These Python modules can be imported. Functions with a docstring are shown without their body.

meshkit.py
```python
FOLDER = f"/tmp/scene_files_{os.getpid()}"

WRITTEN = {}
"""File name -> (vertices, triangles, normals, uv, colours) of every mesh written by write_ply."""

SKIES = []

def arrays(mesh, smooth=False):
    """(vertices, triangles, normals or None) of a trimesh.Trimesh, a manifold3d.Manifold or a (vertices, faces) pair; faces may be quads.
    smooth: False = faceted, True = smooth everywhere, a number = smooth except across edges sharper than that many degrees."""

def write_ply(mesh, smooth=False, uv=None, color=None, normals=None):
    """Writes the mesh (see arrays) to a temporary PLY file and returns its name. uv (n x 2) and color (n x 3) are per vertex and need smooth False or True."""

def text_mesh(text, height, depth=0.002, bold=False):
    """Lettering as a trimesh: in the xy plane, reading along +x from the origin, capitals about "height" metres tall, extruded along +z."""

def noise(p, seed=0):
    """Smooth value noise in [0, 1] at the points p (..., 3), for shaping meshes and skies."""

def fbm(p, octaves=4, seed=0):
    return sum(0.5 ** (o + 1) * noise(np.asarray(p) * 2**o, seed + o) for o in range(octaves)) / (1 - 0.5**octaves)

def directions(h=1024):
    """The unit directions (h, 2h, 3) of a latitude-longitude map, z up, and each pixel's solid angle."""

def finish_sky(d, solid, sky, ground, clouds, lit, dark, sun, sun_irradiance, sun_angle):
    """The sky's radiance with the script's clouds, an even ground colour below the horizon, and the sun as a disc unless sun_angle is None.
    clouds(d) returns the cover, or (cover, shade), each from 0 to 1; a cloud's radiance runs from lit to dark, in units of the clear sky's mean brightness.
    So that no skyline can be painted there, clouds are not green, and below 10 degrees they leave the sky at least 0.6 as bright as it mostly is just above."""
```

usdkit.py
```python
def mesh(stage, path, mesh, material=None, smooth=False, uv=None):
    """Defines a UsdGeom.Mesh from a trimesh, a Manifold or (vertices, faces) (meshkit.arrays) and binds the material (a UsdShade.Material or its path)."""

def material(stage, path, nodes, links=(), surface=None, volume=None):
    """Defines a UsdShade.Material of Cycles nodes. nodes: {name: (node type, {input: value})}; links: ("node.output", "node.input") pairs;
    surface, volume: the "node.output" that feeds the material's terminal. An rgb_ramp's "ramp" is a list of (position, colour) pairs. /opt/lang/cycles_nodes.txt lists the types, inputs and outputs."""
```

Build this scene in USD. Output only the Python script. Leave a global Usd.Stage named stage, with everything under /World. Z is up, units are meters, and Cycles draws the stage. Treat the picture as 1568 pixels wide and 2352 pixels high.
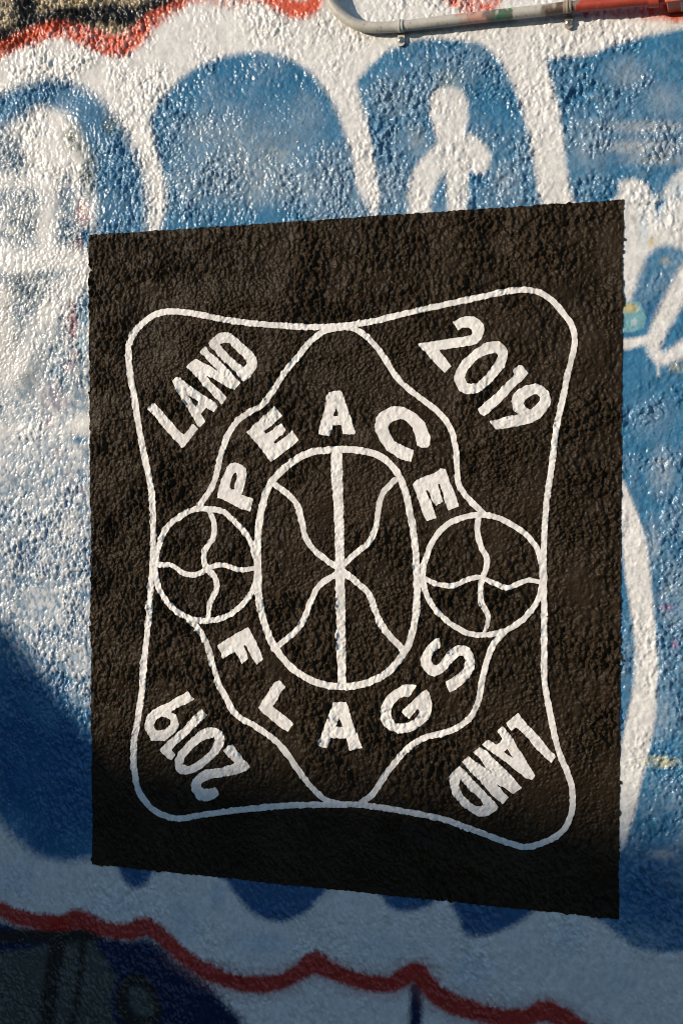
import math
import numpy as np
import trimesh
import usdkit
from pxr import Gf, Sdf, Usd, UsdGeom, UsdLux, UsdShade, Vt
from scipy.ndimage import gaussian_filter, map_coordinates
from scipy.spatial import cKDTree

stage = Usd.Stage.CreateInMemory()
UsdGeom.SetStageUpAxis(stage, 'Z')
UsdGeom.SetStageMetersPerUnit(stage, 1.0)
UsdGeom.Xform.Define(stage, '/World')

# ------------------------------------------------------------------ camera, sky, sun, exposure
SUN_A, SUN_B = 1.40, 0.42            # the sun stands to the left of the wall: towards it is (-A, -1, B)
SUN = np.array([-SUN_A, -1.0, SUN_B]); SUN /= np.linalg.norm(SUN)
SUN_INTENSITY, SUN_COLOR, SUN_ANGLE = 1.25, (1.0, 0.85, 0.68), 0.5
SKY_STRENGTH = 0.128
EXPOSURE = 0.20

PW, ZB = 1.20, 0.85                  # width of the painted sign and height of its lower edge above the ground
FOCAL = 2706.8                       # of a picture 1568 wide
CORN = np.array([[205, 540], [1431, 458], [1420, 2112], [212, 1985]], float)


def homography(u, c):
    rows = []
    for (x, y), (X, Y) in zip(u, c):
        rows += [[x, y, 1, 0, 0, 0, -X * x, -X * y, -X], [0, 0, 0, x, y, 1, -Y * x, -Y * y, -Y]]
    h = np.linalg.svd(np.array(rows))[2][-1].reshape(3, 3)
    return h / h[2, 2]


_h = homography([[0, 1], [1, 1], [1, 0], [0, 0]], CORN)
_g = np.linalg.inv(np.diag([FOCAL, FOCAL, 1.0])) @ np.array([[1, 0, -784], [0, 1, -1176], [0, 0, 1.0]]) @ _h
_s = PW / np.linalg.norm(_g[:, 0])
PH = PW * np.linalg.norm(_g[:, 1]) / np.linalg.norm(_g[:, 0])
r1 = _g[:, 0] / np.linalg.norm(_g[:, 0])
r2 = _g[:, 1] - (_g[:, 1] @ r1) * r1; r2 /= np.linalg.norm(r2)
RWC = np.stack([r1, np.cross(r2, r1), r2], 1)          # world to camera (x right, y down, z forward)
TC = _g[:, 2] * _s
ORIG = np.array([0, 0, ZB])
CAM = ORIG - RWC.T @ TC


def project(p):
    c = (np.asarray(p, float) - CAM) @ RWC.T
    return np.stack([784 + FOCAL * c[..., 0] / c[..., 2], 1176 + FOCAL * c[..., 1] / c[..., 2]], -1)


def at(px, py, off=0.0):
    """The point at distance off in front of the wall that is seen at a pixel of the 1568-wide picture."""
    d = np.array([(px - 784) / FOCAL, (py - 1176) / FOCAL, 1.0]) @ RWC
    return CAM + d * ((-off - CAM[1]) / d[1])


cam = UsdGeom.Camera.Define(stage, '/World/camera')
M = np.eye(4)
M[:3, :3] = np.stack([RWC[0], -RWC[1], -RWC[2]], 0)
M[3, :3] = CAM
cam.AddTransformOp().Set(Gf.Matrix4d(M.tolist()))
cam.CreateHorizontalApertureAttr(24.0)
cam.CreateVerticalApertureAttr(36.0)
cam.CreateFocalLengthAttr(24.0 * FOCAL / 1568)
cam.CreateExposureAttr(EXPOSURE)
cam.CreateClippingRangeAttr(Gf.Vec2f(0.05, 5000))

sky = UsdLux.DomeLight.Define(stage, '/World/sky')
sky.GetPrim().SetCustomDataByKey('kind', 'structure')
skym = usdkit.material(stage, '/World/Looks/sky', {
    's': ('sky_texture', {'sky_type': 'single_scattering', 'sun_disc': False, 'sun_elevation': math.asin(SUN[2]), 'sun_rotation': math.atan2(SUN[0], SUN[1]),
                          'air_density': 1.0, 'aerosol_density': 0.25, 'ozone_density': 3.2}),
    'b': ('background_shader', {'strength': SKY_STRENGTH})}, [('s.color', 'b.color')], surface='b.background')
UsdShade.MaterialBindingAPI.Apply(sky.GetPrim()).Bind(skym)
sun = UsdLux.DistantLight.Define(stage, '/World/sun')
sun.CreateNormalizeAttr(True)
sun.CreateIntensityAttr(SUN_INTENSITY)
sun.CreateAngleAttr(SUN_ANGLE)
sun.CreateColorAttr(Gf.Vec3f(*SUN_COLOR))
_z = SUN; _x = np.cross([0, 0, 1.0], _z); _x /= np.linalg.norm(_x); _y = np.cross(_z, _x)
M = np.eye(4); M[:3, :3] = np.stack([_x, _y, _z], 0)
sun.AddTransformOp().Set(Gf.Matrix4d(M.tolist()))

# ------------------------------------------------------------------ helpers
T = Sdf.ValueTypeNames
NAMES = {}


def numbered(parent, name):
    k = NAMES.get((parent, name), -1) + 1
    NAMES[(parent, name)] = k
    return f'{parent}/{name}' + (f'_{k:03d}' if k else '')


def xform(name, label=None, cat=None, group=None, kind=None, parent='/World'):
    p = UsdGeom.Xform.Define(stage, numbered(parent, name)).GetPrim()
    tag(p, label, cat, group, kind)
    return str(p.GetPath())


def tag(p, label=None, cat=None, group=None, kind=None):
    for k, v in (('label', label), ('category', cat), ('group', group), ('kind', kind)):
        if v:
            p.SetCustomDataByKey(k, v)


def raw(parent, name, v, f, n, mat, color=None, label=None, extra=None):
    """A mesh prim from arrays with its own normals and paint colour per vertex."""
    m = UsdGeom.Mesh.Define(stage, numbered(parent, name))
    m.CreatePointsAttr(Vt.Vec3fArray.FromNumpy(np.ascontiguousarray(v, np.float32)))
    m.CreateFaceVertexCountsAttr(Vt.IntArray.FromNumpy(np.full(len(f), 3, np.int32)))
    m.CreateFaceVertexIndicesAttr(Vt.IntArray.FromNumpy(np.ascontiguousarray(f, np.int32).ravel()))
    m.CreateSubdivisionSchemeAttr('none')
    m.CreateNormalsAttr(Vt.Vec3fArray.FromNumpy(np.ascontiguousarray(n, np.float32)))
    m.SetNormalsInterpolation('vertex')
    if color is not None:
        UsdGeom.PrimvarsAPI(m).CreatePrimvar('paint', T.Color3fArray, 'vertex').Set(Vt.Vec3fArray.FromNumpy(np.ascontiguousarray(color, np.float32)))
    UsdShade.MaterialBindingAPI.Apply(m.GetPrim()).Bind(mat)
    tag(m.GetPrim(), label)
    return str(m.GetPath())


def obj(parent, name, mesh, mat, smooth=False, label=None, paint=None):
    m = usdkit.mesh(stage, numbered(parent, name), mesh, mat, smooth=smooth)
    if paint is not None:
        UsdGeom.PrimvarsAPI(m).CreatePrimvar('paint', T.Color3fArray, 'vertex').Set(Vt.Vec3fArray.FromNumpy(np.ascontiguousarray(paint, np.float32)))
    tag(m.GetPrim(), label)
    return str(m.GetPath())


def smoothstep(a, b, x):
    t = np.clip((x - a) / (b - a), 0, 1)
    return t * t * (3 - 2 * t)


def catmull(pts, closed=False, step=1.0):
    """Points (x, y, w) joined by a smooth curve, sampled about every step pixels."""
    p = np.asarray(pts, float)
    q = np.vstack([p[-1:], p, p[:2]]) if closed else np.vstack([2 * p[0] - p[1], p, 2 * p[-1] - p[-2]])
    out = []
    for i in range(1, len(q) - 2):
        a, b, c, d = q[i - 1:i + 3]
        n = max(2, int(np.linalg.norm((c - b)[:2]) / step))
        t = (np.arange(n) / n)[:, None]
        out.append(0.5 * (2 * b + (c - a) * t + (2 * a - 5 * b + 4 * c - d) * t ** 2 + (3 * b - a - 3 * c + d) * t ** 3))
    if not closed:
        out.append(p[-1:])
    return np.vstack(out)


class Stroke:
    def __init__(self, pts, w=None, closed=False):
        p = [(q[0], q[1], (q[2] if len(q) > 2 else w)) for q in pts]
        self.p = catmull(p, closed)
        self.tree = cKDTree(self.p[:, :2])
        self.pad = self.p[:, 2].max() / 2
        self.box = self.p[:, 0].min(), self.p[:, 1].min(), self.p[:, 0].max(), self.p[:, 1].max()

    def sdf(self, q):
        d, i = self.tree.query(q)
        return d - self.p[i, 2] / 2


class Poly:
    def __init__(self, outer, holes=(), smooth=False):
        f = (lambda r: catmull([(x, y, 1) for x, y in r], True, 3)[:, :2]) if smooth else (lambda r: np.asarray(r, float))
        self.rings = [f(r) for r in (outer, *holes)]
        o = self.rings[0]
        self.pad = 0
        self.box = o[:, 0].min(), o[:, 1].min(), o[:, 0].max(), o[:, 1].max()

    def sdf(self, q):
        inside, best = np.zeros(len(q), bool), np.full(len(q), 1e9)
        for r in self.rings:
            for a, b in zip(r, np.roll(r, -1, 0)):
                e = b - a
                w = q - a
                t = np.clip((w @ e) / max(e @ e, 1e-9), 0, 1)
                best = np.minimum(best, ((w - t[:, None] * e) ** 2).sum(1))
                if a[1] != b[1]:
                    c = (a[1] > q[:, 1]) != (b[1] > q[:, 1])
                    inside ^= c & (q[:, 0] < a[0] + (q[:, 1] - a[1]) * e[0] / e[1])
        return np.where(inside, -1, 1) * np.sqrt(best)


class Union:
    def __init__(self, *s):
        self.s = s
        b = np.array([x.box for x in s])
        self.box = b[:, 0].min(), b[:, 1].min(), b[:, 2].max(), b[:, 3].max()
        self.pad = max(x.pad for x in s)

    def sdf(self, q):
        return np.minimum.reduce([x.sdf(q) for x in self.s])


def sdf_near(shape, q, reach=30.0):
    """Signed distance in pixels, exact near the shape and +reach far from it."""
    x0, y0, x1, y1 = shape.box
    r = reach + shape.pad
    near = (q[:, 0] > x0 - r) & (q[:, 0] < x1 + r) & (q[:, 1] > y0 - r) & (q[:, 1] < y1 + r)
    out = np.full(len(q), reach)
    out[near] = np.minimum(shape.sdf(q[near]), reach)
    return out


def split(A, F, s):
    """Cuts triangles along s = 0. Returns the vertices with the new ones added, the faces where s < 0, the faces where s > 0, and s for all vertices is column-wise in A already."""
    s = np.where(np.abs(s) < 1e-5, 1e-5, s)
    neg = (s < 0)[F]
    k = neg.sum(1)
    fin, fout, mix = F[k == 3], F[k == 0], F[(k == 1) | (k == 2)]
    if not len(mix):
        return A, fin, fout
    ng = (s < 0)[mix]
    one = ng.sum(1) == 1
    lone = np.where(one, ng.argmax(1), (~ng).argmax(1))
    r = np.arange(len(mix))
    l, b, c = mix[r, lone], mix[r, (lone + 1) % 3], mix[r, (lone + 2) % 3]
    e = np.vstack([np.stack([l, b], 1), np.stack([l, c], 1)])
    e.sort(axis=1)
    u, inv = np.unique(e, axis=0, return_inverse=True)
    inv = inv.ravel()
    t = (s[u[:, 0]] / (s[u[:, 0]] - s[u[:, 1]])).astype(A.dtype)[:, None]
    new = A[u[:, 0]] * (1 - t) + A[u[:, 1]] * t
    p, q = len(A) + inv[:len(mix)], len(A) + inv[len(mix):]
    tip = np.stack([l, p, q], 1)
    base = np.vstack([np.stack([p, b, c], 1), np.stack([p, c, q], 1)])
    o2 = np.concatenate([one, one])
    fin = np.vstack([fin, tip[one], base[~o2]])
    fout = np.vstack([fout, tip[~one], base[o2]])
    return np.vstack([A, new]), fin, fout


def compact(F):
    u, inv = np.unique(F, return_inverse=True)
    return u, inv.reshape(F.shape)


# ------------------------------------------------------------------ the stucco relief, one field that wall and sign share
RES = 0.0016
FX0, FX1, FZ0, FZ1 = -0.75, 2.0, 0.15, 3.05
NX, NZ = int((FX1 - FX0) / RES), int((FZ1 - FZ0) / RES)
rng = np.random.default_rng(19)


def field(sz, sx=None):
    g = gaussian_filter(rng.standard_normal((NZ, NX)).astype(np.float32), (sz * 1e-3 / RES, (sx or sz) * 1e-3 / RES), mode='wrap')
    return g / g.std()


def shear(g, k):
    rows = np.arange(NZ)[:, None]
    cols = (np.arange(NX)[None] + (k * rows).astype(int)) % NX
    return g[rows, cols]


n_lump = shear(field(2.7, 1.65), 0.18)
n_mid = shear(field(4.4, 2.8), -0.25)
n_fine = field(1.5)
n_fine2 = field(1.1)
n_big = field(28)
n_patch = field(30) * 0.8 + field(65) * 0.8
n_sand = field(55)
rough = smoothstep(-0.95, 0.45, n_patch)                    # 0 where the plaster was trowelled flat
_fx, _fz = FX0 + RES * np.arange(NX)[None], FZ0 + RES * np.arange(NZ)[:, None]
_c = at(330, 125)                                            # the older, never filled ground at the top left
_old = smoothstep(-0.03, 0.03, _fz - _c[2] + 0.02 * n_big) * smoothstep(0.05, -0.05, _fx - _c[0])
_sg = (np.abs(_fx - PW / 2) < PW / 2) & (np.abs(_fz - ZB - PH / 2) < PH / 2)
rough = np.where(_sg, 0.42 + 0.58 * rough, 0.22 + 0.78 * rough)
rough = np.maximum(rough, _old)
# thrown stucco: rounded lumps of many sizes, taller than wide, over a finer ripple
_n = int((FX1 - FX0) * (FZ1 - FZ0) / 0.0076 ** 2)
_pts = np.stack([rng.uniform(FX0, FX1, _n), rng.uniform(FZ0, FZ1, _n)], 1)
_amp = rng.uniform(0.15, 1.0, _n) ** 0.8
_rad = rng.uniform(0.0028, 0.0084, _n)
_amp *= 0.55 + 0.75 * (_rad / 0.0084)
_wx, _wz = field(3.0), field(3.0)
STRETCH = 0.64


def domes(i0, i1):
    x = (_fx + 0.0 * _fz[i0:i1]) + 0.0014 * _wx[i0:i1]
    z = (_fz[i0:i1] + 0.0 * _fx) + 0.0018 * _wz[i0:i1]
    x = x + 0.22 * z
    d, i = _tree.query(np.stack([x.ravel(), z.ravel() * STRETCH], 1), k=4, workers=-1)
    h = (_amp[i] * (1 - (d / _rad[i]) ** 2)).max(1)
    return np.clip(h, 0, None).reshape(x.shape).astype(np.float32)


_fx, _fz = FX0 + RES * np.arange(NX)[None], FZ0 + RES * np.arange(NZ)[:, None]
_tree = cKDTree(np.stack([_pts[:, 0] + 0.22 * _pts[:, 1], _pts[:, 1] * STRETCH], 1))
dome = domes(0, NZ)
lump = 1.7 * dome - 0.55 + 0.30 * np.tanh(1.2 * n_lump) + 0.35 * np.tanh(1.2 * n_mid)
REL = (0.12 + 0.88 * rough) * (1 + 0.5 * _old)
sand = smoothstep(0.2, 1.2, n_sand)                         # finer, sandier ground
REL = REL * np.clip(1 + 0.35 * field(16), 0.35, 1.9)
H = REL * ((1 - 0.6 * sand) * 0.0026 * lump + (0.0003 + 0.0004 * sand) * n_fine) + 0.0016 * n_big * 0.7 + 0.00012 * n_fine2
# pimples
pim = np.zeros((NZ, NX), np.float32)
k = rng.random((NZ, NX))
pim[k > 0.9988] = 1.0
pim = gaussian_filter(pim, 0.0016 / RES, mode='wrap')
H = H + 0.0011 * np.clip(pim / 0.12, 0, 1) * (0.4 + 0.6 * sand)
k = rng.random((NZ, NX))
pit = np.zeros((NZ, NX), np.float32)
pit[k > 1 - 0.0011 * smoothstep(-0.2, 1.3, n_sand + 0.5 * n_big)] = 1.0
pit = gaussian_filter(pit, 0.0015 / RES, mode='wrap')
H = H - 0.0012 * np.clip(pit / 0.14, 0, 1)
# a few fine cracks in the thick paint
crk = np.abs(field(9, 5))
crack = smoothstep(0.085, 0.0, crk) * smoothstep(0.5, 1.2, field(45))
H = H - 0.0020 * crack
H = H.astype(np.float32)


def sample(F, x, z):
    return map_coordinates(F, [(z - FZ0) / RES, (x - FX0) / RES], order=1, mode='nearest')


def normals_of(Hf, x, z):
    gz, gx = np.gradient(Hf, RES)
    a, b = sample(gx, x, z), sample(gz, x, z)               # surface y = -H: normal towards -y
    n = np.stack([-a, -np.ones_like(a), -b], 1)
    return n / np.linalg.norm(n, axis=1, keepdims=True)


def grid(x0, x1, z0, z1, step):
    nx, nz = int(round((x1 - x0) / step)) + 1, int(round((z1 - z0) / step)) + 1
    X, Z = np.meshgrid(np.linspace(x0, x1, nx), np.linspace(z0, z1, nz))
    i = np.arange(nx * nz).reshape(nz, nx)
    a, b, c, d = i[:-1, :-1].ravel(), i[:-1, 1:].ravel(), i[1:, 1:].ravel(), i[1:, :-1].ravel()
    odd = ((np.arange(nz - 1)[:, None] + np.arange(nx - 1)[None]) % 2).ravel().astype(bool)
    F = np.empty((len(a), 2, 3), np.int64)
    F[:, 0] = np.where(odd[:, None], np.stack([a, b, c], 1), np.stack([a, b, d], 1))
    F[:, 1] = np.where(odd[:, None], np.stack([a, c, d], 1), np.stack([b, c, d], 1))
    return X.ravel(), Z.ravel(), F.reshape(-1, 3)            # counter-clockwise seen from -y


# ------------------------------------------------------------------ what is painted on the wall (pixels of the 1568-wide picture)
WHITE = np.array([0.645, 0.64, 0.62])
BLUE = np.array([0.034, 0.145, 0.270])
DEEP = np.array([0.012, 0.080, 0.200])
RED = np.array([0.55, 0.082, 0.032])
BLACK = np.array([0.022, 0.021, 0.019])
BEIGE = np.array([0.29, 0.23, 0.145])
GREY = np.array([0.062, 0.070, 0.064])
NAVY = np.array([0.009, 0.018, 0.055])

ARCH = Stroke([(-80, 300), (-30, 276), (0, 258), (50, 233), (110, 219), (160, 224), (203, 258, 84), (232, 304, 96), (254, 354, 108), (270, 405, 116), (278, 460, 120), (280, 540, 124), (280, 640, 124)], 72)
BLUE2 = Poly([(345, 275), (352, 255), (400, 195), (460, 150), (530, 126), (600, 119), (660, 134), (710, 164), (745, 205), (770, 250), (790, 300), (802, 340), (816, 420), (830, 560), (395, 620), (385, 450), (370, 380), (355, 310)], smooth=True)
BLUE3 = Poly([(820, 190), (835, 165), (870, 130), (920, 101), (980, 89), (1050, 91), (1105, 102), (1142, 132), (1172, 180), (1195, 240), (1212, 300), (1226, 380), (1235, 440), (1237, 540), (884, 560), (872, 450), (864, 400), (848, 300), (831, 240)], smooth=True)
FIGURE = Poly([(988, 225), (1000, 203), (1030, 195), (1060, 205), (1075, 235), (1075, 270), (1070, 300), (1090, 312), (1115, 330), (1128, 355), (1122, 385), (1105, 402), (1088, 400), (1078, 388), (1074, 410), (1068, 530), (1028, 530), (1026, 440), (1022, 395), (1005, 420), (992, 450), (988, 530), (940, 530), (934, 450), (940, 410), (958, 375), (985, 345), (1002, 328), (995, 290), (985, 255)])
BLUE4 = Poly([(1254, 136), (1284, 131), (1359, 122), (1409, 101), (1484, 80), (1568, 64), (1800, 30), (1800, 2190), (1568, 2187), (1509, 2188), (1459, 2178), (1409, 2139), (1372, 2112), (1335, 2095), (1335, 500), (1322, 470), (1310, 440), (1300, 380), (1290, 300), (1283, 250), (1265, 180)])
RWHITE = Poly([(1400, 470), (1422, 440), (1420, 418), (1450, 409), (1482, 420), (1502, 452), (1520, 442), (1545, 405), (1568, 385), (1800, 360), (1800, 520), (1568, 572), (1530, 562), (1505, 568), (1484, 592), (1465, 640), (1448, 690), (1425, 722), (1400, 720)])
HOOK = Stroke([(1660, 540, 50), (1600, 600, 48), (1560, 665, 46), (1528, 725, 44), (1505, 775, 36), (1502, 806, 30), (1522, 822, 30), (1550, 812, 34), (1590, 790, 40), (1680, 740, 44)])
TAIL = Stroke([(1425, 792, 26), (1460, 786, 22), (1498, 776, 18)])
DRIPLET = Stroke([(1509, 830, 7), (1511, 845, 6), (1511, 862, 4)])
DRIP = Stroke([(1425, 1110, 16), (1438, 1154, 28), (1452, 1224, 50), (1463, 1309, 58), (1475, 1409, 52), (1484, 1509, 52), (1479, 1593, 56), (1470, 1658, 64), (1455, 1733, 64), (1444, 1793, 58), (1428, 1868, 56), (1412, 1935, 46)])
LEFTBLUE = Poly([(-300, 1000), (240, 985), (240, 1970), (210, 1972), (150, 1979), (100, 1971), (60, 1949), (25, 1914), (0, 1884), (-60, 1800), (-300, 1600)])
LOBES = [Poly([(262, 1960), (272, 2002), (290, 2033), (312, 2041), (338, 2028), (360, 1990), (365, 1960)], smooth=True),
         Poly([(500, 1990), (518, 2026), (550, 2068), (585, 2102), (640, 2118), (692, 2102), (725, 2073), (752, 2040), (760, 1990)], smooth=True),
         Poly([(868, 2030), (880, 2066), (900, 2088), (940, 2094), (984, 2082), (1010, 2060), (1020, 2030)], smooth=True),
         Poly([(1046, 2060), (1054, 2114), (1066, 2144), (1094, 2153), (1144, 2143), (1194, 2118), (1235, 2085), (1245, 2060)], smooth=True)]
REDTOP = Stroke([(-120, 150, 44), (-40, 128, 40), (0, 114, 36), (30, 100, 36), (75, 83, 40), (125, 67, 40), (170, 72, 44), (210, 87, 48), (250, 102, 52), (287, 102, 50), (317, 80, 44), (347, 50, 36), (377, 28, 30), (412, 10, 26), (445, -8, 26), (520, -24, 30), (600, -16, 40), (640, 2, 46), (680, 20, 44), (712, 16, 40), (745, -16, 30), (860, -40, 30), (1000, -30, 34), (1050, 0, 36), (1090, 12, 40), (1125, 10, 34), (1140, -14, 30)])
REDTOP = Union(REDTOP, Stroke([(1345, 30, 12), (1400, 30, 22), (1460, 24, 34), (1520, 22, 46), (1580, 28, 50), (1700, 40, 56)]))
REDLOW = Stroke([(-140, 2010, 40), (-60, 2060, 38), (0, 2087, 34), (40, 2106, 38), (100, 2119, 40), (150, 2119, 40), (176, 2112, 48), (204, 2118, 40), (240, 2134, 38), (290, 2141, 40), (326, 2130, 48), (352, 2136, 40), (390, 2170, 36), (430, 2203, 36), (480, 2234, 38), (540, 2256, 40), (600, 2263, 40), (650, 2254, 38), (690, 2232, 40), (722, 2214, 56), (752, 2226, 44), (800, 2246, 40), (850, 2259, 40), (900, 2260, 40), (934, 2240, 46), (958, 2236, 50), (978, 2256, 44), (1006, 2288, 48), (1050, 2311, 46), (1100, 2327, 46), (1150, 2338, 44), (1205, 2338, 44), (1244, 2324, 50), (1272, 2328, 48), (1310, 2352, 46), (1360, 2380, 46), (1480, 2420, 46)])
TOPLEFT = Poly([(-400, 110), (0, 100), (50, 80), (125, 50), (170, 52), (215, 68), (255, 80), (290, 78), (310, 62), (345, 34), (385, 10), (420, -10), (480, -40), (480, -300), (-400, -300)])
BLACKTOP = Union(Stroke([(56, -60), (55, 0), (52, 36), (62, 62), (86, 58)], 62),
                 Stroke([(-60, 110), (0, 95), (40, 82), (80, 62), (120, 45), (170, 30), (215, 32), (260, 30), (310, 38), (350, 20), (395, -4), (450, -40)], 50))
LOWDARK = Poly([(-400, 2050), (0, 2112), (60, 2130), (150, 2136), (200, 2128), (250, 2150), (300, 2158), (345, 2150), (390, 2190), (430, 2222), (470, 2250), (510, 2290), (545, 2330), (580, 2370), (640, 2460), (-400, 2600)])
LOWGREY = Poly([(-300, 2172), (0, 2186), (60, 2180), (118, 2168), (150, 2150), (205, 2150), (232, 2185), (255, 2222), (268, 2245), (258, 2290), (262, 2340), (285, 2400), (200, 2600), (-300, 2600)])
LOWBLACK = Union(Stroke([(138, 2130, 40), (128, 2200, 38), (116, 2280, 36), (110, 2352, 34), (104, 2450, 34)]), Stroke([(192, 2140, 20), (188, 2200, 16), (182, 2270, 14), (172, 2330, 14), (160, 2420, 14)]))
RING = Stroke([(280, 2290), (300, 2255), (332, 2262), (355, 2310), (352, 2345), (320, 2352), (292, 2335)], 30, True)
OVAL = Poly([(296, 2280), (310, 2264), (330, 2274), (350, 2300), (355, 2325), (342, 2336), (318, 2334), (300, 2312)], smooth=True)
NAVYBIT = Stroke([(955, 2270), (955, 2310), (955, 2360), (960, 2440)], 30)


rs = np.random.default_rng(5)


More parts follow.
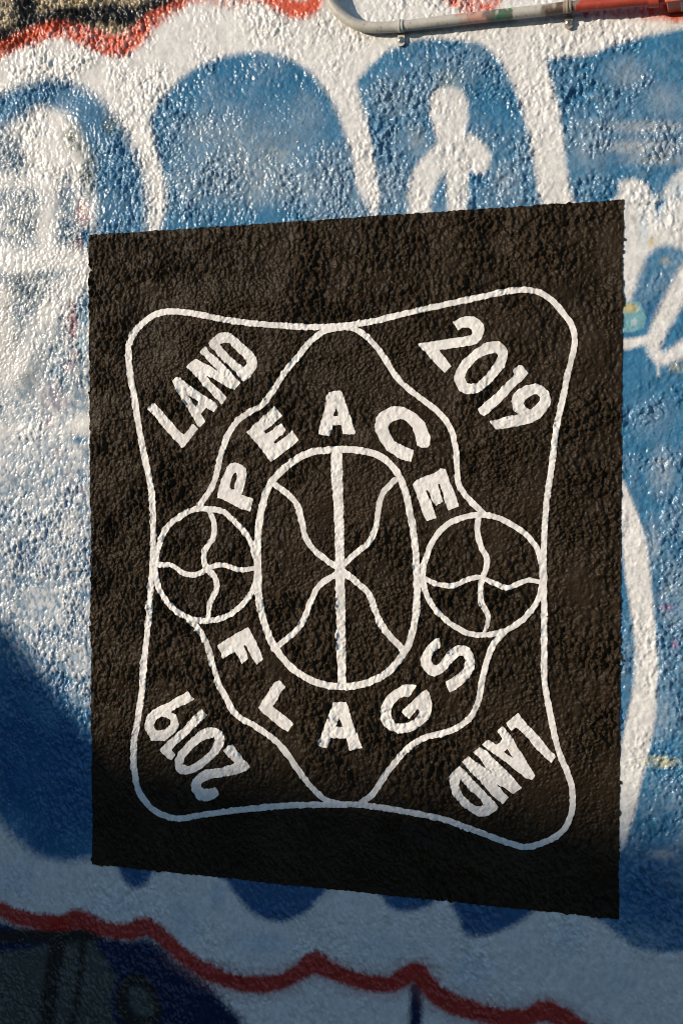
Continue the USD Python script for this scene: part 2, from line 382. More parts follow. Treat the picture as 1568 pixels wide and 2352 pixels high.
def wall_paint(q, x, z, own):
    """Colour of the paint at each vertex, with some sun glare and shade put in; own = cached signed distances of the shapes that become parts."""
    n0 = sample(n_patch, x, z); n1 = sample(n_mid, x, z); n2 = sample(n_big, x, z); n3 = sample(n_fine, x, z); n4 = sample(n_sand, x, z)
    hn = sample(lump, x, z)
    hol = smoothstep(1.15, -0.75, hn)                          # 1 in the hollows: paint held there, its contrast imitating sun glare on lumps
    dots = rs.random(len(q)) - 0.5                            # droplets of the spray
    C = np.tile(WHITE, (len(q), 1))
    grey = np.clip(0.06 + 0.05 * n2 + 0.03 * n1, 0, 0.3)[:, None]
    C = C * (1 - grey) + np.array([0.42, 0.43, 0.40]) * grey

    def lay(col, s, soft, amount=1.0, speck=0.14):
        nonlocal C
        a = smoothstep(soft, -soft, s + soft * speck * (0.6 * n3 + 0.8 * hn) + 0.55 * soft * dots) * amount
        a = np.clip(a, 0, 1)[:, None]
        C = C * (1 - a) + np.asarray(col) * a

    def blob(cx, cy, rx, ry, col, amount, grain=0.5):
        nonlocal C
        m = np.nonzero((np.abs(q[:, 0] - cx) < rx * 1.8) & (np.abs(q[:, 1] - cy) < ry * 1.8))[0]
        d = np.sqrt(((q[m, 0] - cx) / rx) ** 2 + ((q[m, 1] - cy) / ry) ** 2)
        a = np.clip(smoothstep(1.25, 0.15, d + 0.16 * n2[m]) * amount * (1 + grain * (1.1 * hol[m] - 0.55) + 0.5 * dots[m]), 0, 1)[:, None]
        C[m] = C[m] * (1 - a) + np.asarray(col) * a

    D = lambda sh, r=60: sdf_near(sh, q, r)
    # top left: older beige ground with black strokes
    lay(BEIGE, D(TOPLEFT), 10)
    blob(150, 40, 130, 22, (0.30, 0.25, 0.17), 0.5)
    lay(BLACK, D(BLACKTOP), 10)
    blob(14, 34, 34, 30, (0.33, 0.27, 0.18), 0.9, 0.1)
    blob(195, 4, 85, 14, (0.40, 0.32, 0.20), 0.8, 0.1)
    lay(RED, own['redtop'], 10, np.clip(0.66 + 0.45 * hol + 0.3 * dots + 0.12 * n2, 0.2, 0.97))
    blob(540, 2, 110, 16, (0.45, 0.16, 0.11), 0.45)
    # left letter and the worn white and blue field under it, sun glare painted into its mottle
    lay(BLUE, own['arch'], 18, 0.95)
    DK, GB = (0.09, 0.13, 0.16), (0.13, 0.20, 0.26)
    blob(174, 318, 34, 56, (0.10, 0.13, 0.11), 0.75, 1.0)
    blob(256, 288, 26, 34, (0.08, 0.11, 0.10), 0.55, 1.0)
    blob(205, 400, 26, 70, (0.11, 0.15, 0.15), 0.6, 1.0)
    blob(95, 360, 70, 70, WHITE, 0.8, 0.2)
    worn = Poly([(-60, 415), (40, 430), (150, 420), (212, 440), (212, 960), (-60, 960)])
    lay(GB, D(worn), 30, np.clip(0.22 + 0.66 * hol + 0.10 * n2, 0, 0.88))  # blue-grey kept to the hollows imitates lumps whitened by sun glare
    for cx, cy, rx, ry, cc, am in ((14, 345, 44, 80, GB, 0.95), (56, 507, 46, 78, DK, 0.95), (151, 500, 44, 88, GB, 0.95), (201, 552, 24, 60, BLUE, 0.9), (62, 655, 54, 54, DK, 0.9), (50, 715, 40, 40, GB, 0.7),
                                   (193, 714, 24, 62, (0.16, 0.28, 0.38), 0.9), (98, 787, 74, 48, DK, 0.75), (190, 790, 24, 34, (0.30, 0.43, 0.50), 0.9), (64, 848, 50, 62, (0.20, 0.20, 0.18), 0.85), (20, 930, 40, 50, GB, 0.4), (150, 640, 30, 30, GB, 0.4)):
        blob(cx, cy, rx * 1.1, ry * 1.1, cc, am * 0.85, 0.8)
    lay(WHITE, D(Stroke([(96, 270, 60), (108, 400, 44), (110, 500, 40), (104, 580, 44)])), 16, 0.85)
    lay(WHITE, D(Stroke([(-40, 590), (60, 600), (150, 594), (225, 600)], 50)), 14, 0.9)
    lay(WHITE, D(Stroke([(215, 615, 40), (160, 660, 56), (118, 715, 56), (70, 790, 60), (10, 870, 50)])), 18, 0.8)
    lay((0.56, 0.555, 0.535), D(Stroke([(6, 680), (4, 760), (-10, 850)], 50)), 14, 0.8)
    for cx, cy, rx, ry, am in ((194, 492, 22, 42, 0.7), (180, 560, 16, 24, 0.55), (167, 738, 16, 60, 0.7), (174, 813, 14, 16, 0.8), (163, 846, 28, 32, 0.6), (128, 912, 46, 50, 0.55), (112, 970, 16, 14, 0.6), (128, 1043, 20, 18, 0.5), (157, 1088, 20, 18, 0.5), (182, 1126, 36, 14, 0.5)):
        blob(cx, cy, rx, ry, (0.36, 0.11, 0.095), am * 0.7, 1.0)
    dl = own['leftblue']
    low = smoothstep(930, 1080, q[:, 1]) * (0.28 + 0.56 * hol) + smoothstep(1360 + 0.9 * np.clip(q[:, 0], 0, 250), 1560 + 0.9 * np.clip(q[:, 0], 0, 250), q[:, 1]) * 0.75  # blue thinned where sunlit to imitate glare, full past the shadow edge
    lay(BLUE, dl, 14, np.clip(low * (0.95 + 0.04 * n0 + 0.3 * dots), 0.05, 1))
    blob(130, 900, 110, 160, (0.22, 0.32, 0.42), 0.4, 1.0)
    blob(182, 972, 36, 26, WHITE, 0.9, 0.2)
    blob(182, 1011, 36, 14, BLUE, 0.9, 0.3)
    blob(153, 1216, 24, 52, (0.55, 0.57, 0.57), 0.7, 0.1)
    blob(60, 1720, 240, 190, DEEP, 0.9, 0.15)  # deeper blue over the shadowed lower left, shade put into the colour
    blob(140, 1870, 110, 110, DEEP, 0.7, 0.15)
    # second letter
    d2 = own['blue2']
    lay(BLUE, d2, 11, 1.0)
    for cx, cy, rx, ry, am in ((580, 330, 170, 120, 0.26), (540, 400, 190, 80, 0.22), (700, 270, 60, 60, 0.2), (470, 300, 60, 40, 0.2), (640, 430, 150, 50, 0.16)):
        blob(cx, cy, rx, ry, (0.42, 0.45, 0.44), am, 0.8)
    lay(BLUE, np.maximum(-d2 - 26, d2), 9, 0.45)
    # third letter with a white figure
    d3 = own['blue3']
    lay(BLUE, d3, 9, 1.0)
    for cx, cy, rx, ry, am in ((955, 320, 30, 50, 0.4), (900, 220, 60, 60, 0.22), (900, 420, 40, 60, 0.2), (1160, 420, 40, 50, 0.25)):
        blob(cx, cy, rx, ry, (0.42, 0.45, 0.44), am, 0.8)
    blob(1030, 175, 46, 26, (0.13, 0.19, 0.17), 0.6, 0.3)
    lay(WHITE, own['figure'], 8, 1.0, 0.2)
    blob(1030, 192, 46, 16, (0.16, 0.24, 0.27), 0.7, 0.1)
    # right-hand letter and the field beside the sign
    d4 = own['blue4']
    lay(BLUE, d4, 9, 1.0)
    lay((0.38, 0.43, 0.46), np.minimum.reduce([d2, d3 + 60 * (own['figure'] < 4), d4]), 6, np.clip(0.08 + 0.07 * n2 + 0.16 * (0.5 - hol) + 0.05 * n0 + 0.10 * dots, 0, 0.4))
    for cx, cy, rx, ry, am in ((1480, 292, 130, 22, 0.5), (1460, 336, 140, 24, 0.6), (1500, 365, 100, 20, 0.45), (1440, 170, 60, 40, 0.25), (1530, 230, 60, 50, 0.25), (1340, 350, 30, 40, 0.25)):
        blob(cx, cy, rx, ry, (0.46, 0.46, 0.44), am, 0.7)
    lay(WHITE, D(RWHITE), 9, 0.95)
    blob(1478, 520, 14, 60, (0.30, 0.42, 0.50), 0.5)
    blob(1514, 478, 22, 62, (0.16, 0.30, 0.42), 0.75, 0.9)
    blob(1552, 440, 24, 40, (0.16, 0.30, 0.42), 0.5, 0.9)
    blob(1500, 705, 34, 40, DEEP, 0.6, 0.3)
    blob(1495, 556, 11, 18, (0.50, 0.38, 0.14), 0.7, 0.4)
    blob(1528, 599, 20, 13, (0.46, 0.38, 0.17), 0.6, 0.5)
    lay((0.17, 0.36, 0.40), D(Poly([(1425, 692), (1470, 693), (1474, 706), (1484, 728), (1478, 752), (1455, 762), (1425, 764)])), 2, 0.85)
    blob(1446, 706, 24, 14, (0.55, 0.42, 0.14), 0.9, 0.2)
    lay((0.42, 0.52, 0.54), D(Poly([(1448, 736), (1458, 729), (1464, 738), (1456, 748), (1447, 745)])), 1.5, 0.8)
    blob(1552, 844, 30, 14, (0.38, 0.36, 0.18), 0.6)
    lay(WHITE, own['tail'], 5); lay(WHITE, own['hook'], 9); lay(WHITE, D(DRIPLET), 3)
    for cx, cy, rx, ry, am in ((1520, 1080, 30, 60, 0.35), (1500, 1250, 24, 60, 0.35), (1540, 1400, 40, 60, 0.25), (1520, 1640, 30, 60, 0.3), (1550, 1320, 30, 40, 0.2), (1500, 960, 50, 50, 0.12)):
        blob(cx, cy, rx, ry, (0.45, 0.50, 0.54), am, 0.9)
    blob(1530, 1395, 14, 10, (0.28, 0.12, 0.22), 0.5); blob(1550, 1480, 12, 16, (0.28, 0.12, 0.22), 0.5)
    lay(WHITE, own['drip'], 6)
    blob(1520, 1752, 44, 14, (0.42, 0.42, 0.26), 0.6, 0.8)
    blob(1520, 1965, 40, 14, (0.45, 0.47, 0.46), 0.55, 0.7)
    blob(1500, 2060, 90, 90, DEEP, 0.5, 0.3)
    # under the sign
    for i in range(4):
        lay(DEEP, own['lobe%d' % i], 9, 0.97)
    for cx, cy, rx, ry, am in ((600, 2170, 80, 40, 0.35), (425, 2110, 50, 60, 0.25), (30, 2030, 60, 60, 0.35), (1080, 2230, 60, 60, 0.3), (500, 2060, 20, 40, 0.3), (1420, 2250, 60, 60, 0.2), (250, 2080, 120, 40, 0.15), (880, 2180, 90, 40, 0.2), (1300, 2160, 40, 50, 0.25)):
        blob(cx, cy, rx, ry, (0.25, 0.42, 0.55), am, 0.5)
    # below: dark lettering under the red outline
    lay(NAVY, D(LOWDARK), 14)
    lay(GREY, D(LOWGREY), 7)
    lay(BLACK, D(LOWBLACK), 6); lay(BLACK, D(RING), 6); lay(GREY, D(OVAL), 5)
    lay(BLACK, D(Stroke([(-100, 2140), (0, 2152), (60, 2150), (120, 2148), (215, 2145)], 34)), 8)
    lay(NAVY, D(NAVYBIT), 8)
    lay((0.30, 0.12, 0.12), np.maximum(own['redlow'] - 18, -40), 14, 0.35 * (q[:, 1] > 2200))
    lay((0.33, 0.022, 0.014), own['redlow'], 6, 0.97, 0.25)
    C = C * (1 + 0.05 * n1 + 0.04 * n3)[:, None]
    return np.clip(C, 0.008, 0.8)


PARTS = [('redtop', REDTOP, 'red_outline', 'red sprayed outline along the top of the lettering'),
         ('figure', FIGURE, 'white_stroke', 'white sprayed figure inside the third blue letter'),
         ('hook', HOOK, 'white_stroke', 'white hooked stroke at the right of the black sign'),
         ('tail', TAIL, 'white_stroke', 'short white stroke running from the black sign to the hook'),
         ('drip', DRIP, 'white_stroke', 'long white curved stroke beside the black sign'),
         ('redlow', REDLOW, 'red_outline', 'dark red wavy outline under the lettering'),
         ('arch', ARCH, 'blue_letter', 'blue arched letter left of the black sign'),
         ('blue2', BLUE2, 'blue_letter', 'large blue rounded letter above the left half of the black sign'),
         ('blue3', BLUE3, 'blue_letter', 'blue arched letter around a white figure'),
         ('blue4', BLUE4, 'blue_letter', 'blue letter running down the right of the black sign'),
         ('leftblue', LEFTBLUE, 'blue_letter', 'worn blue and white letter left of the sign, sun glare painted in, half in shadow'),
         ('lobe0', LOBES[0], 'blue_lobe', 'small blue lobe under the left of the black sign'), ('lobe1', LOBES[1], 'blue_lobe', 'largest blue lobe under the black sign'),
         ('lobe2', LOBES[2], 'blue_lobe', None), ('lobe3', LOBES[3], 'blue_lobe', None),
         ('lowgrey', LOWGREY, 'grey_letter', 'grey and black letter below the red outline'),
         ('lowdark', LOWDARK, 'navy_letter', None), ('topleft', TOPLEFT, 'beige_letter', 'beige and black letter above the red outline')]

# ------------------------------------------------------------------ materials
def paint_material(name, rough=0.4, bump=0.35, spec=0.5, streak=0.0):
    return usdkit.material(stage, f'/World/Looks/{name}', {
        'a': ('attribute', {'attribute': 'paint'}),
        'g': ('geometry', {}),
        'n1': ('noise_texture', {'scale': 420.0, 'detail': 3.0, 'roughness': 0.6}),
        'n2': ('noise_texture', {'scale': 60.0, 'detail': 4.0, 'roughness': 0.65}),
        'mp': ('mapping', {'scale': (900.0, 900.0, 60.0), 'rotation': (0.0, 0.1, 0.0)}),
        'n3': ('noise_texture', {'scale': 1.0, 'detail': 2.0}),
        'vr': ('map_range', {'from_min': 0.3, 'from_max': 0.7, 'to_min': 0.88, 'to_max': 1.10}),
        'rr': ('map_range', {'from_min': 0.3, 'from_max': 0.7, 'to_min': rough * 0.75, 'to_max': rough * 1.3}),
        'mul': ('mix_color', {'blend_type': 'multiply', 'fac': 1.0}),
        'hs': ('math', {'math_type': 'multiply_add', 'value2': streak}),
        'b': ('bump', {'strength': bump, 'distance': 0.0012}),
        'p': ('principled_bsdf', {'specular_ior_level': spec})},
        [('g.position', 'n1.vector'), ('g.position', 'n2.vector'), ('g.position', 'mp.vector'), ('mp.vector', 'n3.vector'),
         ('n2.fac', 'vr.value'), ('n2.fac', 'rr.value'), ('a.color', 'mul.a'), ('vr.result', 'mul.b'), ('mul.result', 'p.base_color'), ('rr.result', 'p.roughness'),
         ('n3.fac', 'hs.value1'), ('n1.fac', 'hs.value3'), ('hs.value', 'b.height'), ('b.normal', 'p.normal')], surface='p.BSDF')


def plain(name, col, rough=0.5, metal=0.0, scale=60.0, var=0.12, bump=0.15, dist=0.001):
    c = np.asarray(col, float)
    return usdkit.material(stage, f'/World/Looks/{name}', {
        'g': ('geometry', {}), 'n': ('noise_texture', {'scale': scale, 'detail': 4.0, 'roughness': 0.6}),
        'r': ('rgb_ramp', {'ramp': [(0.3, tuple(c * (1 - var))), (0.7, tuple(np.minimum(c * (1 + var), 0.95)))]}),
        'b': ('bump', {'strength': bump, 'distance': dist}),
        'p': ('principled_bsdf', {'roughness': rough, 'metallic': metal})},
        [('g.position', 'n.vector'), ('n.fac', 'r.fac'), ('r.color', 'p.base_color'), ('n.fac', 'b.height'), ('b.normal', 'p.normal')], surface='p.BSDF')


MWALL = paint_material('wall_paint', rough=0.17, bump=0.38, spec=0.27)
MBLACK = paint_material('sign_black', rough=0.34, bump=0.6, spec=0.075, streak=0.6)
MLETTER = paint_material('sign_white', rough=0.6, bump=0.16, spec=0.2, streak=0.5)
MPIPE = paint_material('pipe_paint', rough=0.42, bump=0.10)
MGROUND = plain('concrete', (0.07, 0.07, 0.07), 0.85, scale=8.0, bump=0.4, dist=0.01)
MRENDER = plain('masonry', (0.36, 0.34, 0.31), 0.8, scale=14.0, bump=0.4, dist=0.006)
MWOOD = plain('dark_timber', (0.12, 0.09, 0.06), 0.7, scale=30.0)
MROOF = plain('roofing', (0.10, 0.10, 0.10), 0.7, scale=20.0)
MSTEEL = plain('screw_steel', (0.46, 0.44, 0.41), 0.35, metal=0.9, scale=300.0)
MGLASS = plain('window_dark', (0.03, 0.035, 0.04), 0.1, scale=3.0)
MLABEL = plain('label_white', (0.62, 0.60, 0.57), 0.5, scale=200.0, var=0.06)
MINK = plain('label_ink', (0.03, 0.03, 0.03), 0.5, scale=200.0)

# ------------------------------------------------------------------ ground
gx, gz_, gf = grid(-400, 400, -400, 400, 20)
obj('/World', 'ground', (np.stack([gx, gz_, np.zeros_like(gx)], 1), gf), MGROUND)
tag(stage.GetPrimAtPath('/World/ground'), 'grey concrete ground in front of the painted wall', 'ground', kind='structure')

# ------------------------------------------------------------------ the wall
wall = xform('wall', 'rough stucco wall sprayed with blue, white and red graffiti letters', 'wall')
VX0, VX1, VZ0, VZ1 = -0.36, 1.46, 0.36, 2.93
X, Z, F = grid(VX0, VX1, VZ0, VZ1, 0.0022)
P0 = np.stack([X, np.zeros_like(X), Z], 1)
Q = project(P0)
# under the sign the wall carries on as a plain, slightly deeper sheet of large cells
ins = (X > 0.035) & (X < PW - 0.035) & (Z > ZB + 0.035) & (Z < ZB + PH - 0.035)
F = F[~ins[F].all(1)]
own = {}
for key, shape, *_ in PARTS:
    own[key] = sdf_near(shape, Q, 60)
hw = sample(lump, X, Z)
nw = sample(n_big, X, Z)
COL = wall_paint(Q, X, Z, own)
fill = 1 - 0.45 * smoothstep(0.36, 0.56, COL.min(1))         # thick white paint fills the texture
Y = -sample(H, X, Z) * fill
inset = np.minimum.reduce([X, PW - X, Z - ZB, ZB + PH - Z])
Y = Y + 0.005 * smoothstep(0.005, 0.016, inset)
NRM = normals_of(H, X, Z)
NRM[:, [0, 2]] *= (1.0 * fill)[:, None]
keys = [k[0] for k in PARTS]
A = np.column_stack([X, Y, Z, NRM, COL] + [own[k] + 2.0 * hw + 2.0 * nw for k in keys]).astype(np.float32)
rest = F
todo = []
for i, (key, shape, name, label) in enumerate(PARTS):
    A, fin, rest = split(A, rest, A[:, 9 + i])
    if len(fin):
        todo.append((name, fin, label))


def emit(parent, name, A, F, mat, label=None):
    u, f = compact(F)
    n = A[u, 3:6]
    n = n / np.linalg.norm(n, axis=1, keepdims=True)
    return raw(parent, name, A[u, :3], f, n, mat, A[u, 6:9], label)


# the white painted plaster with the coarser wall around the part in view
u, f = compact(rest)
pv, pn, pc, pf = [A[u, :3]], [A[u, 3:6]], [A[u, 6:9]], [f]
base = len(u)
WX0, WX1, WZ0, WZ1 = -7.0, 9.0, 0.0, 3.6


def coarse(x0, x1, z0, z1, step, off=0.0):
    global base
    x, z, f = grid(x0, x1, z0, z1, step)
    n = np.zeros((len(x), 3)); n[:, 1] = -1
    y = np.full(len(x), off) - 0.0012 * np.sin(37 * x + 5 * np.sin(21 * z)) * np.sin(41 * z + 3 * np.sin(17 * x))
    q = project(np.stack([x, 0 * x, z], 1))
    c = np.tile(WHITE * 0.92, (len(x), 1))
    bl = (smoothstep(0.2, -0.2, np.sin(3.1 * x + 0.7 * np.sin(2.3 * z)) - 0.15))[:, None] * (smoothstep(0.5, 0.9, z) * smoothstep(3.1, 2.6, z))[:, None]
    c = c * (1 - bl) + BLUE * bl
    pv.append(np.stack([x, y, z], 1)); pn.append(n); pc.append(c); pf.append(f + base)
    base += len(x)


coarse(WX0, VX0, WZ0, WZ1, 0.02); coarse(VX1, WX1, WZ0, WZ1, 0.02)
coarse(VX0, VX1, WZ0, VZ0, 0.01); coarse(VX0, VX1, VZ1, WZ1, 0.01)
coarse(0.03, PW - 0.03, ZB + 0.03, ZB + PH - 0.03, 0.03, 0.008)
raw(wall, 'plaster', np.vstack(pv), np.vstack(pf), np.vstack(pn), MWALL, np.vstack(pc), 'white sprayed stucco between and around the letters')
for name, fin, label in todo:
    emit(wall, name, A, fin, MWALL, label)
b = trimesh.creation.box((WX1 - WX0, 0.24, WZ1 - WZ0)); b.apply_translation(((WX0 + WX1) / 2, 0.02 + 0.12, (WZ0 + WZ1) / 2))
obj(wall, 'masonry', b, MRENDER)
b = trimesh.creation.box((WX1 - WX0 + 0.1, 0.36, 0.08)); b.apply_translation(((WX0 + WX1) / 2, 0.12, WZ1 + 0.04))
obj(wall, 'coping', b, MRENDER)
del A, COL, own

# ------------------------------------------------------------------ the painted sign
def crop(ox, oy, size, pts):
    return [((ox + x * size / 1568) / 1.594388, (oy + y * size / 1568) / 1.594388) for x, y in pts]


LET = []


def letter(ox, oy, size, ch, outer, *holes):
    LET.append((ch, Poly(crop(ox, oy, size, outer), [crop(ox, oy, size, h) for h in holes])))


c1 = (500, 1180, 500)
letter(*c1, 'L', [(135, 1000), (205, 930), (255, 975), (340, 1075), (420, 1170), (500, 1250), (550, 1297), (600, 1240), (655, 1170), (715, 1225), (640, 1310), (600, 1370), (545, 1432), (520, 1430), (500, 1400), (400, 1300), (300, 1190), (240, 1110), (165, 1025)])
letter(*c1, 'A', [(418, 680), (450, 645), (495, 635), (600, 720), (770, 835), (850, 895), (910, 925), (940, 968), (890, 1030), (805, 975), (740, 1050), (790, 1140), (728, 1212), (640, 1060), (545, 895), (490, 820), (450, 740)], [(590, 830), (640, 860), (730, 918), (682, 978), (630, 890)])
letter(*c1, 'N', [(580, 510), (630, 455), (680, 420), (760, 465), (880, 530), (965, 580), (880, 490), (790, 395), (735, 345), (800, 278), (830, 330), (940, 430), (1080, 570), (1190, 695), (1130, 775), (1060, 745), (900, 650), (830, 615), (770, 590), (860, 690), (960, 780), (1040, 868), (985, 935), (880, 835), (760, 710), (690, 620), (640, 570)])
letter(*c1, 'D', [(828, 240), (880, 190), (940, 130), (1010, 115), (1075, 125), (1160, 190), (1250, 275), (1320, 330), (1370, 400), (1382, 470), (1375, 530), (1330, 590), (1290, 640), (1228, 672), (1140, 570), (1000, 440), (920, 345), (860, 290)], [(960, 255), (1010, 228), (1070, 235), (1110, 280), (1200, 370), (1260, 430), (1275, 470), (1240, 520), (1170, 475), (1080, 390), (1000, 310)])
c2 = (1520, 1120, 520)
letter(*c2, '2', [(35, 420), (160, 400), (330, 370), (520, 345), (610, 330), (635, 295), (625, 255), (590, 232), (530, 235), (475, 260), (420, 180), (490, 135), (570, 117), (650, 122), (710, 155), (755, 210), (762, 265), (740, 340), (690, 410), (620, 437), (500, 450), (380, 468), (262, 487), (320, 565), (395, 668), (325, 733), (240, 650), (170, 570), (120, 510), (80, 480)])
letter(*c2, '0', [(432, 780), (450, 720), (500, 640), (560, 570), (650, 490), (760, 420), (850, 392), (920, 395), (990, 440), (1020, 500), (1015, 580), (980, 670), (910, 760), (830, 850), (740, 930), (650, 968), (570, 972), (500, 940), (455, 880), (435, 830)], [(543, 790), (560, 730), (610, 660), (680, 590), (760, 545), (850, 517), (910, 520), (922, 550), (890, 625), (830, 710), (760, 790), (690, 850), (620, 872), (570, 855)])
letter(*c2, '1', [(697, 1145), (780, 1065), (900, 960), (1000, 870), (1060, 800), (1108, 757), (1085, 715), (1140, 655), (1180, 665), (1250, 745), (1180, 815), (1090, 895), (1020, 985), (900, 1090), (810, 1180), (755, 1210), (715, 1185)])
letter(*c2, '9', [(825, 1280), (950, 1245), (1060, 1220), (1150, 1200), (1090, 1140), (1070, 1060), (1085, 990), (1150, 920), (1230, 880), (1330, 865), (1410, 885), (1465, 950), (1495, 1030), (1490, 1090), (1450, 1160), (1380, 1235), (1300, 1280), (1200, 1310), (1080, 1340), (960, 1355), (910, 1365), (880, 1345)], [(1187, 1075), (1230, 1020), (1300, 975), (1350, 968), (1385, 1010), (1380, 1050), (1330, 1110), (1265, 1148), (1210, 1110)])
c3 = (780, 1400, 500)
letter(*c3, 'P', [(60, 1320), (75, 1200), (110, 1110), (150, 1010), (200, 940), (260, 922), (330, 950), (380, 985), (385, 1050), (370, 1150), (330, 1290), (460, 1345), (425, 1478), (330, 1450), (200, 1385), (110, 1335)], [(190, 1205), (205, 1120), (235, 1050), (270, 1033), (285, 1080), (270, 1160), (255, 1230), (220, 1235)])
letter(*c3, 'E', [(400, 570), (520, 450), (620, 365), (710, 278), (750, 330), (790, 385), (700, 470), (585, 560), (605, 595), (690, 550), (780, 475), (815, 520), (838, 555), (790, 600), (690, 680), (710, 712), (800, 650), (915, 560), (985, 660), (900, 735), (780, 830), (670, 908), (610, 830), (520, 710), (440, 630)])
letter(*c3, 'A', [(1215, 590), (1250, 420), (1275, 360), (1300, 220), (1330, 120), (1400, 103), (1475, 102), (1500, 170), (1540, 300), (1590, 440), (1630, 575), (1620, 592), (1495, 590), (1475, 492), (1375, 492), (1335, 612), (1260, 605)], [(1412, 285), (1445, 350), (1440, 392), (1378, 390), (1390, 350)])
c4 = (1220, 1440, 500)
letter(*c4, 'C', [(495, 290), (540, 235), (620, 175), (725, 148), (800, 160), (880, 195), (960, 250), (1040, 335), (1080, 410), (1105, 500), (1108, 585), (1085, 618), (1020, 618), (968, 600), (940, 470), (910, 395), (860, 340), (810, 300), (770, 292), (700, 310), (650, 345), (630, 395), (650, 460), (700, 550), (780, 600), (860, 630), (918, 658), (890, 785), (820, 765), (740, 730), (660, 680), (600, 630), (550, 560), (500, 450), (488, 370)])
letter(*c4, 'E', [(912, 1050), (935, 1015), (1060, 955), (1180, 910), (1230, 872), (1285, 870), (1310, 930), (1340, 1030), (1380, 1120), (1415, 1210), (1440, 1300), (1325, 1340), (1280, 1230), (1250, 1100), (1222, 1040), (1195, 1045), (1220, 1130), (1258, 1245), (1180, 1285), (1140, 1220), (1090, 1110), (1065, 1100), (1062, 1130), (1110, 1230), (1140, 1310), (1175, 1430), (1075, 1465), (1030, 1370), (990, 1250), (950, 1130)])
c5 = (780, 2270, 560)
letter(*c5, 'F', [(48, 265), (140, 205), (250, 140), (360, 78), (395, 140), (435, 215), (480, 310), (512, 400), (455, 458), (400, 370), (350, 270), (335, 248), (308, 262), (345, 340), (365, 395), (305, 445), (265, 385), (238, 325), (170, 350), (108, 395), (80, 330)])
letter(*c5, 'L', [(470, 900), (540, 790), (620, 670), (640, 635), (685, 620), (742, 685), (690, 760), (640, 850), (608, 885), (700, 960), (780, 1020), (815, 1070), (765, 1145), (680, 1095), (580, 1000), (510, 945)])
letter(*c5, 'A', [(1075, 1285), (1120, 1170), (1170, 1030), (1210, 920), (1245, 848), (1365, 845), (1390, 920), (1430, 1060), (1480, 1190), (1525, 1310), (1410, 1335), (1365, 1215), (1290, 1215), (1215, 1210), (1175, 1300), (1120, 1302)], [(1298, 995), (1335, 1100), (1252, 1103), (1270, 1050)])
c6 = (1280, 2290, 500)
letter(*c6, 'G', [(765, 690), (730, 750), (680, 820), (630, 812), (570, 840), (510, 890), (478, 960), (472, 1020), (485, 1080), (530, 1130), (600, 1135), (680, 1120), (740, 1090), (790, 1050), (805, 1000), (800, 960), (775, 965), (720, 1025), (678, 1075), (598, 1000), (650, 940), (740, 860), (830, 770), (885, 735), (915, 780), (945, 900), (940, 980), (905, 1075), (820, 1150), (720, 1215), (640, 1235), (550, 1240), (470, 1205), (395, 1160), (362, 1080), (358, 980), (390, 880), (440, 810), (530, 735), (620, 690), (690, 682)])
letter(*c6, 'S', [(1030, 145), (1042, 195), (1030, 265), (960, 310), (935, 350), (935, 400), (965, 455), (1000, 458), (1060, 410), (1100, 340), (1160, 275), (1240, 232), (1320, 235), (1380, 265), (1420, 340), (1435, 430), (1425, 500), (1380, 590), (1300, 670), (1220, 730), (1150, 772), (1130, 720), (1108, 655), (1180, 605), (1270, 540), (1320, 475), (1335, 400), (1300, 352), (1255, 350), (1180, 415), (1120, 490), (1050, 550), (990, 580), (930, 575), (870, 530), (820, 460), (818, 390), (845, 310), (910, 220), (975, 165)])
c7 = (500, 2500, 500)
letter(*c7, '9', [(595, 105), (665, 190), (560, 250), (470, 285), (395, 340), (450, 370), (485, 430), (485, 490), (450, 560), (400, 610), (320, 665), (250, 668), (180, 655), (145, 600), (105, 530), (100, 470), (130, 380), (200, 315), (280, 270), (360, 240), (470, 170)], [(200, 490), (225, 420), (280, 393), (350, 397), (395, 425), (390, 490), (340, 535), (250, 558), (215, 530)])
letter(*c7, '1', [(750, 300), (815, 372), (720, 460), (640, 540), (540, 640), (460, 700), (400, 770), (445, 830), (400, 888), (350, 860), (275, 775), (360, 680), (460, 590), (560, 500), (650, 400)])
letter(*c7, '0', [(442, 950), (450, 880), (490, 800), (560, 720), (650, 630), (750, 550), (840, 515), (910, 525), (975, 560), (1000, 600), (1014, 650), (990, 740), (930, 820), (850, 900), (750, 980), (650, 1035), (560, 1052), (500, 1040), (455, 1000)], [(530, 950), (550, 870), (620, 780), (720, 690), (810, 640), (890, 632), (908, 665), (870, 750), (840, 800), (760, 870), (680, 930), (600, 960)])
letter(*c7, '2', [(1000, 780), (1050, 725), (1100, 718), (1160, 790), (1230, 880), (1275, 920), (1308, 972), (1260, 1005), (1180, 1040), (1080, 1065), (960, 1080), (870, 1095), (790, 1125), (750, 1160), (745, 1200), (780, 1225), (850, 1222), (900, 1203), (930, 1240), (945, 1285), (900, 1325), (830, 1355), (780, 1362), (730, 1350), (680, 1300), (640, 1230), (632, 1190), (660, 1110), (720, 1045), (790, 1005), (900, 995), (1020, 970), (1135, 930), (1090, 885), (1040, 830)])
c8 = (1600, 2560, 500)
letter(*c8, 'L', [(790, 275), (930, 167), (990, 250), (1080, 345), (1180, 450), (1270, 560), (1365, 655), (1310, 722), (1240, 660), (1120, 540), (1030, 430), (960, 350), (912, 312), (855, 355), (820, 320)])
letter(*c8, 'A', [(695, 365), (755, 315), (800, 365), (860, 440), (910, 540), (980, 640), (1060, 780), (1122, 880), (1090, 925), (1020, 905), (960, 855), (880, 800), (800, 725), (740, 690), (620, 600), (570, 560), (515, 525), (580, 475), (620, 490), (685, 530), (730, 500), (755, 455), (720, 400)], [(760, 605), (808, 567), (880, 682), (815, 650)])
